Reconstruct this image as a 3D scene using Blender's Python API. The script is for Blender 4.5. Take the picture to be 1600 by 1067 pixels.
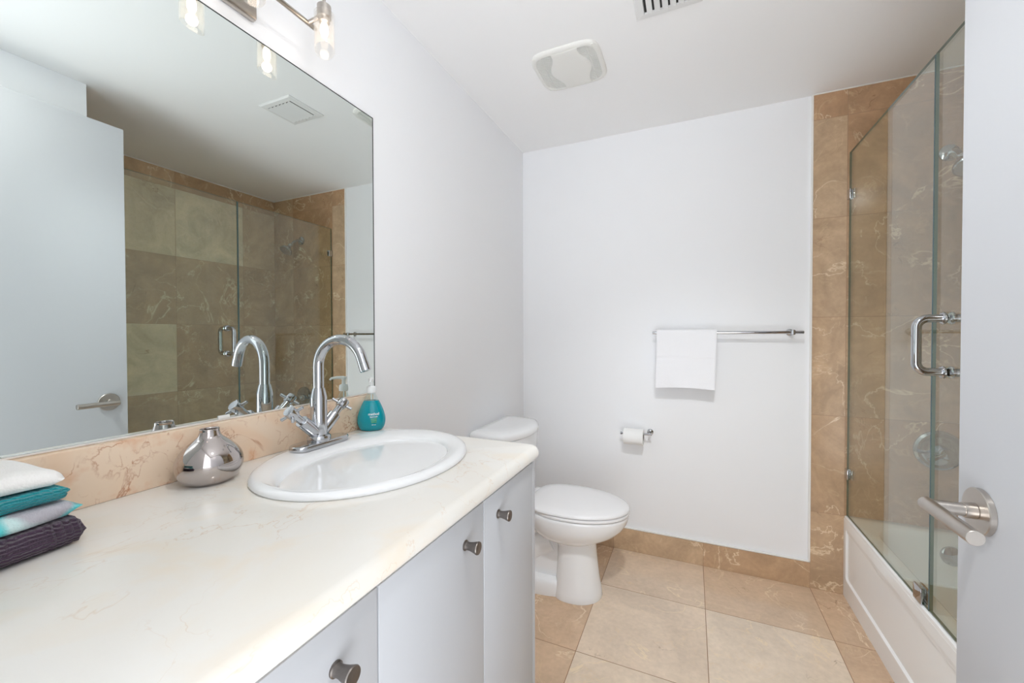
import bpy, bmesh, math, random
from mathutils import Vector, Matrix
PI = math.pi
S = bpy.context.scene
COL = S.collection
for o in list(bpy.data.objects):
    bpy.data.objects.remove(o)

# ------------------------------------------------------------------ camera
cam_d = bpy.data.cameras.new('camera')
cam = bpy.data.objects.new('camera', cam_d)
COL.objects.link(cam)
cam_d.sensor_fit = 'HORIZONTAL'; cam_d.sensor_width = 36.0
cam_d.lens = 634.19 / 1600 * 36
cam_d.shift_y = (532.3 - 533.5) / 1600
cam_d.clip_start = 0.01
_r = Vector((0.91448641, 0.40460917, -0.00245286)); _u = Vector((-0.00354028, 0.0140633, 0.99989484))
_f = Vector((-0.40460112, 0.91438156, -0.01429312))
M = Matrix((( _r.x, _u.x, -_f.x, 0), (_r.y, _u.y, -_f.y, 0), (_r.z, _u.z, -_f.z, 1.20), (0, 0, 0, 1)))
cam.matrix_world = M
S.camera = cam
# ------------------------------------------------------------------ world, light, exposure
S.view_settings.view_transform = 'Standard'
S.view_settings.look = 'None'
S.view_settings.gamma = 1.0
S.view_settings.use_curve_mapping = False
S.view_settings.exposure = -0.07
S.cycles.max_bounces = 24
S.cycles.diffuse_bounces = 10
S.cycles.glossy_bounces = 10
S.cycles.transparent_max_bounces = 24
W = bpy.data.worlds.new('daylight'); S.world = W
W.use_nodes = True
WORLD = 2.25
W_UP, W_LOW = 1.0, 2.7   # daylit room beyond the doorway: its walls and ceiling above, stronger glow added below to lift the ceiling
_wt = W.node_tree; _bg = _wt.nodes['Background']
_tc = _wt.nodes.new('ShaderNodeTexCoord'); _sx = _wt.nodes.new('ShaderNodeSeparateXYZ'); _mr = _wt.nodes.new('ShaderNodeMapRange'); _ml = _wt.nodes.new('ShaderNodeMath'); _ml.operation = 'MULTIPLY'
_wt.links.new(_tc.outputs['Generated'], _sx.inputs[0]); _wt.links.new(_sx.outputs[2], _mr.inputs[0])
_mr.inputs[1].default_value = -.25; _mr.inputs[2].default_value = .05; _mr.inputs[3].default_value = W_LOW; _mr.inputs[4].default_value = W_UP
_wt.links.new(_mr.outputs[0], _ml.inputs[0]); _ml.inputs[1].default_value = WORLD; _wt.links.new(_ml.outputs[0], _bg.inputs[1])
_bg.inputs[0].default_value = (0.94, 0.975, 1.02, 1)
DOWN = 5.0      # ceiling downlight
BULB = 0.045       # each vanity bulb
SPOT = 66.0      # spot added at the downlight to brighten the far low surfaces

# ------------------------------------------------------------------ helpers
def newmat(name):
    m = bpy.data.materials.new(name); m.use_nodes = True
    nt = m.node_tree; nt.nodes.clear()
    out = nt.nodes.new('ShaderNodeOutputMaterial')
    return m, nt, out
def N(nt, t, **kw):
    n = nt.nodes.new(t)
    for k, v in kw.items():
        setattr(n, k, v)
    return n
def L(nt, a, b): nt.links.new(a, b)
def srgb(r, g, b):
    f = lambda c: (c/255/12.92) if c/255 <= .04045 else ((c/255+.055)/1.055)**2.4
    return (f(r), f(g), f(b), 1)
def plain(name, col, rough=.5, metal=0, spec=.5, noise=0.03, nscale=6, bump=0, bscale=200, coat=0, trans=0, ior=1.45, sheen=0):
    m, nt, out = newmat(name)
    p = N(nt, 'ShaderNodeBsdfPrincipled')
    p.inputs['Roughness'].default_value = rough; p.inputs['Metallic'].default_value = metal
    p.inputs['Specular IOR Level'].default_value = spec; p.inputs['IOR'].default_value = ior
    p.inputs['Coat Weight'].default_value = coat; p.inputs['Transmission Weight'].default_value = trans
    p.inputs['Sheen Weight'].default_value = sheen
    tc = N(nt, 'ShaderNodeTexCoord')
    nz = N(nt, 'ShaderNodeTexNoise'); nz.inputs['Scale'].default_value = nscale; nz.inputs['Detail'].default_value = 4
    L(nt, tc.outputs['Object'], nz.inputs['Vector'])
    mx = N(nt, 'ShaderNodeMix', data_type='RGBA')
    mx.inputs[6].default_value = tuple(c*(1-noise) for c in col[:3]) + (1,)
    mx.inputs[7].default_value = tuple(min(1, c*(1+noise)) for c in col[:3]) + (1,)
    L(nt, nz.outputs['Fac'], mx.inputs[0]); L(nt, mx.outputs[2], p.inputs['Base Color'])
    if bump:
        n2 = N(nt, 'ShaderNodeTexNoise'); n2.inputs['Scale'].default_value = bscale; n2.inputs['Detail'].default_value = 3
        L(nt, tc.outputs['Object'], n2.inputs['Vector'])
        b = N(nt, 'ShaderNodeBump'); b.inputs['Strength'].default_value = bump; b.inputs['Distance'].default_value = .002
        L(nt, n2.outputs['Fac'], b.inputs['Height']); L(nt, b.outputs[0], p.inputs['Normal'])
    L(nt, p.outputs[0], out.inputs[0])
    return m
def emis(name, col, st):
    m, nt, out = newmat(name)
    e = N(nt, 'ShaderNodeEmission'); e.inputs[0].default_value = col; e.inputs[1].default_value = st
    L(nt, e.outputs[0], out.inputs[0]); return m
def thin_glass(name, tint, ior=1.5):
    """clear pane: light passes straight through, surface reflection by Fresnel on either side"""
    m, nt, out = newmat(name)
    t = N(nt, 'ShaderNodeBsdfTransparent'); t.inputs[0].default_value = tint
    g = N(nt, 'ShaderNodeBsdfGlossy'); g.inputs['Roughness'].default_value = 0.0; g.inputs[0].default_value = (1, 1, 1, 1)
    geo = N(nt, 'ShaderNodeNewGeometry')
    mr = N(nt, 'ShaderNodeMapRange'); mr.inputs[3].default_value = ior; mr.inputs[4].default_value = 1/ior
    L(nt, geo.outputs['Backfacing'], mr.inputs[0])
    fr = N(nt, 'ShaderNodeFresnel'); L(nt, mr.outputs[0], fr.inputs[0])
    mx = N(nt, 'ShaderNodeMixShader'); L(nt, fr.outputs[0], mx.inputs[0])
    L(nt, t.outputs[0], mx.inputs[1]); L(nt, g.outputs[0], mx.inputs[2]); L(nt, mx.outputs[0], out.inputs[0])
    return m
def math_(nt, op, a, b=None, c=None, clamp=False):
    n = N(nt, 'ShaderNodeMath', operation=op); n.use_clamp = clamp
    for i, x in enumerate((a, b, c)):
        if x is None: continue
        if isinstance(x, (int, float)): n.inputs[i].default_value = x
        else: L(nt, x, n.inputs[i])
    return n.outputs[0]
def mixc(nt, f, a, b, blend='MIX'):
    n = N(nt, 'ShaderNodeMix', data_type='RGBA', blend_type=blend)
    for i, x in ((0, f), (6, a), (7, b)):
        if isinstance(x, (int, float)): n.inputs[i].default_value = x
        elif isinstance(x, tuple): n.inputs[i].default_value = x
        else: L(nt, x, n.inputs[i])
    return n.outputs[2]
def vein(nt, vec, scale, width, detail=5, dist=1.2, thr=(.45, .62)):
    """thin broken vein mask"""
    n = N(nt, 'ShaderNodeTexNoise'); n.inputs['Scale'].default_value = scale; n.inputs['Detail'].default_value = detail
    n.inputs['Distortion'].default_value = dist; n.inputs['Roughness'].default_value = .55
    L(nt, vec, n.inputs['Vector'])
    a = math_(nt, 'ABSOLUTE', math_(nt, 'SUBTRACT', n.outputs['Fac'], .5))
    v = math_(nt, 'SUBTRACT', 1.0, math_(nt, 'DIVIDE', a, width), clamp=True)
    k = N(nt, 'ShaderNodeTexNoise'); k.inputs['Scale'].default_value = scale*1.3; k.inputs['Detail'].default_value = 2
    ad = N(nt, 'ShaderNodeVectorMath', operation='ADD'); ad.inputs[1].default_value = (7.3, 3.1, 5.7)
    L(nt, vec, ad.inputs[0]); L(nt, ad.outputs[0], k.inputs['Vector'])
    mr = N(nt, 'ShaderNodeMapRange'); mr.inputs[1].default_value = thr[0]; mr.inputs[2].default_value = thr[1]
    L(nt, k.outputs['Fac'], mr.inputs[0])
    return math_(nt, 'MULTIPLY', v, mr.outputs[0])
def tile_mat(name, dark, light, grout, rough=.18, gw=.0011, cl=.22, dist=1.3):
    m, nt, out = newmat(name)
    p = N(nt, 'ShaderNodeBsdfPrincipled'); p.inputs['Roughness'].default_value = rough
    tone = N(nt, 'ShaderNodeAttribute', attribute_name='tone'); seed = N(nt, 'ShaderNodeAttribute', attribute_name='seed')
    da = N(nt, 'ShaderNodeAttribute', attribute_name='edge_a'); db = N(nt, 'ShaderNodeAttribute', attribute_name='edge_b')
    tc = N(nt, 'ShaderNodeTexCoord')
    ad = N(nt, 'ShaderNodeVectorMath', operation='ADD'); L(nt, tc.outputs['Object'], ad.inputs[0]); L(nt, seed.outputs['Vector'], ad.inputs[1])
    vec = ad.outputs[0]
    c = mixc(nt, tone.outputs['Fac'], dark, light)
    n1 = N(nt, 'ShaderNodeTexNoise'); n1.inputs['Scale'].default_value = 4.2; n1.inputs['Detail'].default_value = 8; n1.inputs['Distortion'].default_value = dist; n1.inputs['Roughness'].default_value = .6
    L(nt, vec, n1.inputs['Vector'])
    r = N(nt, 'ShaderNodeMapRange'); r.inputs[1].default_value = .3; r.inputs[2].default_value = .7; r.inputs[3].default_value = 1-cl; r.inputs[4].default_value = 1+cl*.85
    L(nt, n1.outputs['Fac'], r.inputs[0])
    cb = N(nt, 'ShaderNodeCombineColor'); [L(nt, r.outputs[0], cb.inputs[i]) for i in range(3)]
    c = mixc(nt, 1.0, c, cb.outputs[0], 'MULTIPLY')
    n2 = N(nt, 'ShaderNodeTexNoise'); n2.inputs['Scale'].default_value = 60; n2.inputs['Detail'].default_value = 4
    L(nt, vec, n2.inputs['Vector'])
    r2 = N(nt, 'ShaderNodeMapRange'); r2.inputs[1].default_value = .3; r2.inputs[2].default_value = .7; r2.inputs[3].default_value = .95; r2.inputs[4].default_value = 1.05
    L(nt, n2.outputs['Fac'], r2.inputs[0])
    cb2 = N(nt, 'ShaderNodeCombineColor'); [L(nt, r2.outputs[0], cb2.inputs[i]) for i in range(3)]
    c = mixc(nt, 1.0, c, cb2.outputs[0], 'MULTIPLY')
    w = vein(nt, vec, 2.6, .009, 7, 1.2, (.40, .55))
    c = mixc(nt, math_(nt, 'MULTIPLY', w, .85), c, srgb(236, 216, 184))
    w2 = vein(nt, vec, 6.0, .013, 6, 1.0, (.44, .62))
    c = mixc(nt, math_(nt, 'MULTIPLY', w2, .42), c, srgb(225, 198, 160))
    w3 = vein(nt, vec, 4.1, .006, 5, .8, (.58, .7))
    c = mixc(nt, math_(nt, 'MULTIPLY', w3, .6), c, srgb(105, 66, 40))
    sa = N(nt, 'ShaderNodeSeparateXYZ'); L(nt, da.outputs['Vector'], sa.inputs[0])
    sb = N(nt, 'ShaderNodeSeparateXYZ'); L(nt, db.outputs['Vector'], sb.inputs[0])
    mn = math_(nt, 'MINIMUM', math_(nt, 'MINIMUM', sa.outputs[0], sa.outputs[1]), math_(nt, 'MINIMUM', sb.outputs[0], sb.outputs[1]))
    g = math_(nt, 'LESS_THAN', mn, gw)
    c = mixc(nt, g, c, grout)
    L(nt, c, p.inputs['Base Color'])
    L(nt, math_(nt, 'ADD', rough, math_(nt, 'MULTIPLY', g, .5)), p.inputs['Roughness'])
    L(nt, p.outputs[0], out.inputs[0])
    return m
def stone_mat(name, base, cloud, warm, veinc, vs, vamt, rough=.2, spots=0, vw=.006):
    m, nt, out = newmat(name)
    p = N(nt, 'ShaderNodeBsdfPrincipled'); p.inputs['Roughness'].default_value = rough
    tc = N(nt, 'ShaderNodeTexCoord'); vec = tc.outputs['Object']
    n1 = N(nt, 'ShaderNodeTexNoise'); n1.inputs['Scale'].default_value = 2.2; n1.inputs['Detail'].default_value = 8; n1.inputs['Distortion'].default_value = 1.2
    L(nt, vec, n1.inputs['Vector'])
    r = N(nt, 'ShaderNodeMapRange'); r.inputs[1].default_value = .36; r.inputs[2].default_value = .66; L(nt, n1.outputs['Fac'], r.inputs[0])
    c = mixc(nt, r.outputs[0], base, cloud)
    n3 = N(nt, 'ShaderNodeTexNoise'); n3.inputs['Scale'].default_value = 5.5; n3.inputs['Detail'].default_value = 6; n3.inputs['Distortion'].default_value = 1.5
    L(nt, vec, n3.inputs['Vector'])
    r3 = N(nt, 'ShaderNodeMapRange'); r3.inputs[1].default_value = .5; r3.inputs[2].default_value = .75; L(nt, n3.outputs['Fac'], r3.inputs[0])
    c = mixc(nt, math_(nt, 'MULTIPLY', r3.outputs[0], .6), c, warm)
    w = vein(nt, vec, vs, vw, 6, .5, (.5, .64))
    c = mixc(nt, math_(nt, 'MULTIPLY', w, vamt), c, veinc)
    w = vein(nt, vec, vs*2.3, vw*1.6, 5, .4, (.47, .62))
    c = mixc(nt, math_(nt, 'MULTIPLY', w, vamt*.7), c, veinc)
    if spots:
        k = N(nt, 'ShaderNodeTexNoise'); k.inputs['Scale'].default_value = 16; k.inputs['Detail'].default_value = 4; L(nt, vec, k.inputs['Vector'])
        rk = N(nt, 'ShaderNodeMapRange'); rk.inputs[1].default_value = .6; rk.inputs[2].default_value = .72; L(nt, k.outputs['Fac'], rk.inputs[0])
        c = mixc(nt, math_(nt, 'MULTIPLY', rk.outputs[0], spots), c, srgb(214, 140, 84))
    L(nt, c, p.inputs['Base Color']); L(nt, p.outputs[0], out.inputs[0])
    return m
def terry_mat(name, cols, scale=9, thr=None, rib=0, ribs=0, rough=.95, bump=.6):
    """towel cloth: looped pile bump, optional soft patches of several colours"""
    m, nt, out = newmat(name)
    p = N(nt, 'ShaderNodeBsdfPrincipled'); p.inputs['Roughness'].default_value = rough; p.inputs['Specular IOR Level'].default_value = .1
    p.inputs['Sheen Weight'].default_value = .25
    tc = N(nt, 'ShaderNodeTexCoord'); vec = tc.outputs['Object']
    c = cols[0]
    for i, cc in enumerate(cols[1:]):
        n = N(nt, 'ShaderNodeTexNoise'); n.inputs['Scale'].default_value = scale; n.inputs['Detail'].default_value = 1.5
        ad = N(nt, 'ShaderNodeVectorMath', operation='ADD'); ad.inputs[1].default_value = (i*3.7, i*1.9, i*2.3)
        L(nt, vec, ad.inputs[0]); L(nt, ad.outputs[0], n.inputs['Vector'])
        r = N(nt, 'ShaderNodeMapRange'); r.inputs[1].default_value = .5; r.inputs[2].default_value = .56; L(nt, n.outputs['Fac'], r.inputs[0])
        c = mixc(nt, r.outputs[0], c, cc)
    if isinstance(c, tuple):
        c = mixc(nt, 0.0, c, c)
    L(nt, c, p.inputs['Base Color'])
    n2 = N(nt, 'ShaderNodeTexNoise'); n2.inputs['Scale'].default_value = 420; n2.inputs['Detail'].default_value = 2
    L(nt, vec, n2.inputs['Vector'])
    b = N(nt, 'ShaderNodeBump'); b.inputs['Strength'].default_value = bump; b.inputs['Distance'].default_value = .0015
    hgt = n2.outputs['Fac']
    if ribs:
        wv = N(nt, 'ShaderNodeTexWave'); wv.bands_direction = 'Z'; wv.inputs['Scale'].default_value = ribs; wv.inputs['Distortion'].default_value = 2.2; wv.inputs['Detail'].default_value = 2; wv.inputs['Detail Scale'].default_value = 1.5
        L(nt, vec, wv.inputs['Vector'])
        b.inputs['Distance'].default_value = .004
        hgt = math_(nt, 'ADD', math_(nt, 'MULTIPLY', n2.outputs['Fac'], .35), wv.outputs['Fac'])
    L(nt, hgt, b.inputs['Height']); L(nt, b.outputs[0], p.inputs['Normal'])
    L(nt, p.outputs[0], out.inputs[0])
    return m

MT = {}
MT['wall'] = plain('painted_wall', (.855, .865, .882, 1), .55, noise=.006, nscale=2, bump=.08, bscale=90)
MT['ceil'] = plain('painted_ceiling', (.90, .90, .90, 1), .7, noise=.006, nscale=2)
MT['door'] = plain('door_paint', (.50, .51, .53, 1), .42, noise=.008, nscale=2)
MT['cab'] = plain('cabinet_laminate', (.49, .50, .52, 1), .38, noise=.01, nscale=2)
MT['caulk'] = plain('white_caulk', (.82, .81, .78, 1), .5)
MT['grey'] = plain('dark_recess', (.03, .03, .03, 1), .8)
MT['porc'] = plain('white_porcelain', (.86, .87, .88, 1), .08, spec=.5, noise=.004, coat=.3)
MT['seat'] = plain('seat_plastic', (.84, .835, .84, 1), .22, noise=.004)
MT['acryl'] = plain('tub_acrylic', (.92, .93, .93, 1), .16, noise=.006)
MT['chrome'] = plain('chrome', (.52, .53, .55, 1), .05, metal=1, noise=.01)
MT['nickel'] = plain('brushed_nickel', (.52, .48, .44, 1), .30, metal=1, noise=.06, nscale=40)
MT['knob'] = plain('aged_pewter', (.20, .18, .165, 1), .34, metal=1, noise=.35, nscale=60)
MT['silver'] = plain('silvered_ceramic', (.52, .475, .46, 1), .04, metal=1, noise=.02)
MT['tile'] = tile_mat('brown_marble_tile', srgb(178, 140, 106), srgb(226, 208, 178), srgb(160, 128, 98), .16)
MT['floor'] = tile_mat('floor_marble_tile', srgb(202, 168, 136), srgb(224, 208, 188), srgb(140, 108, 80), .14, .0013, .12, .5)
MT['counter'] = stone_mat('cream_marble', srgb(230, 226, 218), srgb(232, 231, 228), srgb(234, 219, 197), srgb(206, 168, 128), 3.0, .42, .16, vw=.0028)
MT['splash'] = stone_mat('peach_marble', srgb(232, 206, 178), srgb(234, 214, 192), srgb(230, 188, 150), srgb(170, 98, 58), 7.5, .75, .2, spots=.45, vw=.012)
MT['pane'] = thin_glass('shower_glass', (.955, .985, .955, 1))
MT['shade'] = thin_glass('shade_glass', (.99, .985, .975, 1), 1.45)
_m = MT['shade']; _nt = _m.node_tree; _o = [n for n in _nt.nodes if n.type == 'OUTPUT_MATERIAL'][0]; _src = _o.inputs[0].links[0].from_socket
_tr = _nt.nodes.new('ShaderNodeBsdfTranslucent'); _tr.inputs[0].default_value = (.95, .93, .9, 1); _mx = _nt.nodes.new('ShaderNodeMixShader'); _mx.inputs[0].default_value = .10
_nt.links.new(_src, _mx.inputs[1]); _nt.links.new(_tr.outputs[0], _mx.inputs[2]); _nt.links.new(_mx.outputs[0], _o.inputs[0])
MT['clearp'] = thin_glass('clear_plastic', (.93, .975, .975, 1), 1.4)
MT['edge'] = plain('green_glass_edge', srgb(74, 96, 80), .3, noise=.05)
MT['seal'] = plain('vinyl_seal', srgb(84, 106, 112), .4, noise=.05)
MT['plast'] = plain('white_plastic', (.82, .84, .84, 1), .35)
MT['fan'] = plain('fan_plastic', (.80, .795, .76, 1), .45)
MT['ventw'] = plain('vent_enamel', (.78, .78, .77, 1), .4)
MT['paper'] = plain('tissue_paper', (.86, .86, .85, 1), .95, bump=.4, bscale=260)
MT['card'] = plain('cardboard_core', (.10, .09, .08, 1), .9)
MT['towel'] = terry_mat('white_terry', [(.87, .875, .90, 1)], bump=.7)
MT['towelw'] = terry_mat('cream_white_terry', [(.90, .89, .875, 1)], bump=.7)
MT['teal'] = terry_mat('teal_terry', [srgb(52, 168, 178)], bump=1, ribs=90)
MT['patch'] = terry_mat('patterned_terry', [srgb(206, 232, 232), srgb(182, 180, 188), srgb(96, 208, 212)], 11, bump=1)
MT['plum'] = terry_mat('plum_terry', [srgb(86, 68, 86)], bump=1, ribs=70)
MT['liquid'] = plain('teal_soap', srgb(0, 148, 164), .06, noise=.05, spec=.6)
MT['lab_w'] = plain('label_white', (.9, .95, .95, 1), .4)
MT['lab_g'] = plain('label_green', srgb(120, 200, 90), .4)
MT['bulb'] = emis('lit_bulb', (1.0, .84, .68, 1), 4.5)
MT['lens'] = emis('lit_lens', (1.0, .96, .9, 1), 1)
m, nt, out = newmat('silver_mirror')
g = N(nt, 'ShaderNodeBsdfGlossy'); g.inputs['Roughness'].default_value = 0; g.inputs[0].default_value = (.76, .81, .79, 1)
L(nt, g.outputs[0], out.inputs[0]); MT['mirror'] = m
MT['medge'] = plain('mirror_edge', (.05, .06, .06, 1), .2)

def finish(o, smooth=True, angle=35):
    if smooth:
        for p in o.data.polygons: p.use_smooth = True
        try:
            o.data.set_sharp_from_angle(angle=math.radians(angle))
        except Exception: pass
def tagk(o, label=None, cat=None, group=None, kind=None):
    if label: o['label'] = label
    if cat: o['category'] = cat
    if group: o['group'] = group
    if kind: o['kind'] = kind
    return o
def thing(name, base, label, cat, group=None):
    o = bpy.data.objects.new(name, None); COL.objects.link(o); o.location = base
    o.empty_display_size = .05
    return tagk(o, label, cat, group)
def wpos(o):
    v = Vector((0, 0, 0))
    while o is not None:
        v += Vector(o.location); o = o.parent
    return v
def obj(name, bm, mats, parent=None, origin=None, smooth=True, angle=35):
    """bm is in world coordinates; object origin at 'origin' (or at its parent's base)"""
    base = Vector(origin) if origin is not None else (wpos(parent) if parent else Vector((0, 0, 0)))
    bmesh.ops.remove_doubles(bm, verts=bm.verts, dist=1e-6)
    bmesh.ops.recalc_face_normals(bm, faces=bm.faces)
    bmesh.ops.translate(bm, verts=bm.verts, vec=-base)
    me = bpy.data.meshes.new(name); bm.to_mesh(me); bm.free()
    o = bpy.data.objects.new(name, me); COL.objects.link(o)
    if parent:
        o.parent = parent; o.location = base - wpos(parent)
    else: o.location = base
    for mm in (mats if isinstance(mats, (list, tuple)) else [mats]): me.materials.append(mm)
    finish(o, smooth, angle)
    return o
def bx(bm, a, b, bev=0, seg=2, mat=0, rot=None, keep=False):
    """box between corners a, b"""
    t = bmesh.new()
    bmesh.ops.create_cube(t, size=1)
    ce = [(a[i]+b[i])/2 for i in range(3)]; sz = [abs(b[i]-a[i]) for i in range(3)]
    for v in t.verts: v.co = Vector((v.co.x*sz[0], v.co.y*sz[1], v.co.z*sz[2]))
    if bev: bmesh.ops.bevel(t, geom=t.edges[:], offset=min(bev, min(sz)*.49), segments=seg, profile=.5, affect='EDGES')
    if rot is not None: bmesh.ops.transform(t, matrix=rot, verts=t.verts)
    bmesh.ops.translate(t, verts=t.verts, vec=ce)
    merge(bm, t, mat); return bm
def merge(bm, t, mat=0):
    mp = {v: bm.verts.new(v.co) for v in t.verts}
    for f in t.faces:
        try:
            nf = bm.faces.new([mp[v] for v in f.verts]); nf.material_index = mat
        except ValueError: pass
    t.free()
def box(a, b, bev=0, seg=2, mat=0): return bx(bmesh.new(), a, b, bev, seg, mat)
def frame_of(d):
    d = Vector(d).normalized()
    a = Vector((0, 0, 1)) if abs(d.z) < .9 else Vector((1, 0, 0))
    x = d.cross(a).normalized(); y = d.cross(x).normalized()
    return x, y, d
def loft(bm, rings, cap0=True, cap1=True, mat=0, closed=True):
    vs = [[bm.verts.new(p) for p in r] for r in rings]
    n = len(vs[0])
    for i in range(len(vs)-1):
        for j in range(n if closed else n-1):
            k = (j+1) % n
            f = bm.faces.new((vs[i][j], vs[i][k], vs[i+1][k], vs[i+1][j])); f.material_index = mat
    if cap0: f = bm.faces.new(vs[0][::-1]); f.material_index = mat
    if cap1: f = bm.faces.new(vs[-1]); f.material_index = mat
    return bm
def lathe(bm, o, d, prof, n=32, mat=0, cap0=True, cap1=True, sx=1, sy=1, fx=None):
    """profile [(r, t)] turned about axis d from o"""
    if fx: x = Vector(fx).normalized(); z = Vector(d).normalized(); y = z.cross(x)
    else: x, y, z = frame_of(d)
    o = Vector(o); rings = []
    for r, t in prof:
        r = max(r, 1e-5)
        rings.append([o + z*t + x*(r*sx*math.cos(2*PI*k/n)) + y*(r*sy*math.sin(2*PI*k/n)) for k in range(n)])
    return loft(bm, rings, cap0, cap1, mat)
def tube(bm, pts, r, n=16, mat=0, cap=True):
    """round bar along points, r a number or a list"""
    pts = [Vector(p) for p in pts]; rings = []; up = None
    for i, p in enumerate(pts):
        d = (pts[min(i+1, len(pts)-1)] - pts[max(i-1, 0)]).normalized()
        if up is None: x, y, _ = frame_of(d)
        else:
            x = (up - d*up.dot(d)).normalized(); y = d.cross(x)
        up = x
        rr = r[i] if isinstance(r, (list, tuple)) else r
        rings.append([p + x*(rr*math.cos(2*PI*k/n)) + y*(rr*math.sin(2*PI*k/n)) for k in range(n)])
    return loft(bm, rings, cap, cap, mat)
def cyl(bm, a, b, r, n=24, mat=0, bev=0):
    a = Vector(a); b = Vector(b); l = (b-a).length
    pr = [(r, 0), (r, l)] if not bev else [(r-bev, 0), (r, bev), (r, l-bev), (r-bev, l)]
    return lathe(bm, a, b-a, pr, n, mat)
def arc(c, u, v, r, a0, a1, n=10):
    c, u, v = Vector(c), Vector(u), Vector(v)
    return [c + u*(r*math.cos(a0+(a1-a0)*i/n)) + v*(r*math.sin(a0+(a1-a0)*i/n)) for i in range(n+1)]
def sell(cx, cy, ax, ay, z, n=48, e=2.0):
    """superellipse ring"""
    out = []
    for k in range(n):
        t = 2*PI*k/n; c, s = math.cos(t), math.sin(t)
        out.append(Vector((cx+ax*math.copysign(abs(c)**(2/e), c), cy+ay*math.copysign(abs(s)**(2/e), s), z)))
    return out

# ------------------------------------------------------------------ room dimensions
XW, YB, ZC = -.951, 2.322, 2.315
XT, XTUB, XR = .516, .6425, 1.306
XN, YN = .5687, .898            # near end wall of the tub alcove
YD = .03                        # inner face of the doorway wall
T = .4572
def tiles(name, axes, us, vs, fix, tone_fn, mat, seed0, flip=False, base_label=None):
    """a tiled face: one quad per tile, each with its own tone and vein seed. axes: (iu, iv, ifix)"""
    me = bpy.data.meshes.new(name); verts = []; faces = []; info = []
    rnd = random.Random(seed0)
    for i in range(len(us)-1):
        for j in range(len(vs)-1):
            q = [(us[i], vs[j]), (us[i+1], vs[j]), (us[i+1], vs[j+1]), (us[i], vs[j+1])]
            if flip: q = q[::-1]
            b = len(verts)
            for (u, v) in q:
                c = [0, 0, 0]; c[axes[0]] = u; c[axes[1]] = v; c[axes[2]] = fix; verts.append(c)
            faces.append((b, b+1, b+2, b+3))
            info.append((i, j, q, tone_fn(i, j, rnd), (rnd.uniform(-20, 20), rnd.uniform(-20, 20), rnd.uniform(-20, 20))))
    me.from_pydata(verts, [], faces); me.update()
    at = me.attributes.new('tone', 'FLOAT', 'FACE'); sd = me.attributes.new('seed', 'FLOAT_VECTOR', 'FACE')
    ea = me.attributes.new('edge_a', 'FLOAT_VECTOR', 'CORNER'); eb = me.attributes.new('edge_b', 'FLOAT_VECTOR', 'CORNER')
    k = 0
    for f, (i, j, q, tn, s) in enumerate(info):
        at.data[f].value = tn; sd.data[f].vector = s
        for (u, v) in q:
            ea.data[k].vector = (u-us[i], v-vs[j], 0); eb.data[k].vector = (us[i+1]-u, vs[j+1]-v, 0); k += 1
    me.materials.append(mat)
    o = bpy.data.objects.new(name, me); COL.objects.link(o)
    return o

# floor: slab with tile face
fx = [-.955, -.855, -.398, .059, .516, .66]; fy = [-.09, .119, .576, 1.033, 1.49, 1.947, 2.325]
ft = {(1, 5): .15, (2, 5): .62, (3, 5): .38, (4, 5): .22, (1, 4): .18, (2, 4): .78, (3, 4): .92, (4, 4): .2, (1, 3): .25, (2, 3): .85, (3, 3): .9, (4, 3): .3}
fl = tiles('floor', (0, 1, 2), fx, fy, 0, lambda i, j, r: ft.get((i, j), r.uniform(.3, .8)), MT['floor'], 4)
tagk(fl, kind='structure')
sb = box((-1.05, -.09, -.12), (1.45, 2.42, -.001)); o = obj('floor_slab', sb, MT['caulk'], fl, smooth=False)
# walls
def st(name, bm, mat, parent=None, smooth=False):
    o = obj(name, bm, mat, parent, smooth=smooth)
    if not parent: o['kind'] = 'structure'
    return o
st('wall_left', box((-1.05, -.09, 0), (XW, YB+.1, ZC)), MT['wall'])
wb = st('wall_back', box((-1.05, YB, 0), (XR+.1, YB+.1, ZC)), MT['wall'])
wn = bmesh.new(); bx(wn, (XN, -.09, 0), (1.406, YN, ZC))
st('wall_right', wn, MT['wall'])
wd = bmesh.new(); bx(wd, (-1.05, -.09, 0), (-.36, YD, ZC)); bx(wd, (.478, -.09, 0), (XN, YD, ZC)); bx(wd, (-.36, -.09, 2.13), (.478, YD, ZC))
st('wall_front', wd, MT['wall'])
st('wall_tub', box((XR+.004, YN, 0), (XR+.1, YB, ZC)), MT['wall'])
st('ceiling', box((-1.05, -.09, ZC), (XR+.1, YB+.1, ZC+.1)), MT['ceil'])
# tiled faces
zs = [0, .365, .822, 1.279, 1.737, 2.194, ZC-.001]
bt = {(0, 0): .3, (0, 1): .25, (0, 2): .3, (0, 3): .35, (0, 4): .38, (0, 5): .1, (1, 5): .12, (2, 5): .35, (1, 4): .12, (2, 4): .3, (1, 3): .18, (2, 3): .35, (1, 2): .25, (1, 1): .1, (2, 2): .3, (2, 1): .25}
tb = tiles('wall_back_tiles', (0, 2, 1), [XT, .645, 1.08, XR], zs, YB-.009, lambda i, j, r: bt.get((i, j), .3), MT['tile'], 11)
tagk(tb, kind='structure')
obj('tile_backing', box((XT, YB-.0085, 0), (XR, YB-.0002, ZC-.001)), MT['caulk'], tb, smooth=False)
ys = [YN, 1.143, 1.60, 2.053, YB-.009]
lt = {(1, 4): .8, (2, 4): .95, (3, 4): .45, (0, 4): .6, (1, 5): .35, (2, 5): .2, (3, 5): .25, (1, 3): .3, (2, 3): .35, (3, 3): .3, (1, 2): .95, (2, 2): .25, (3, 2): .35, (1, 1): .35, (2, 1): .4, (3, 1): .35}
tl = tiles('wall_tub_tiles', (1, 2, 0), ys, zs, XR, lambda i, j, r: lt.get((i, j), .4), MT['tile'], 23, flip=True)
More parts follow.
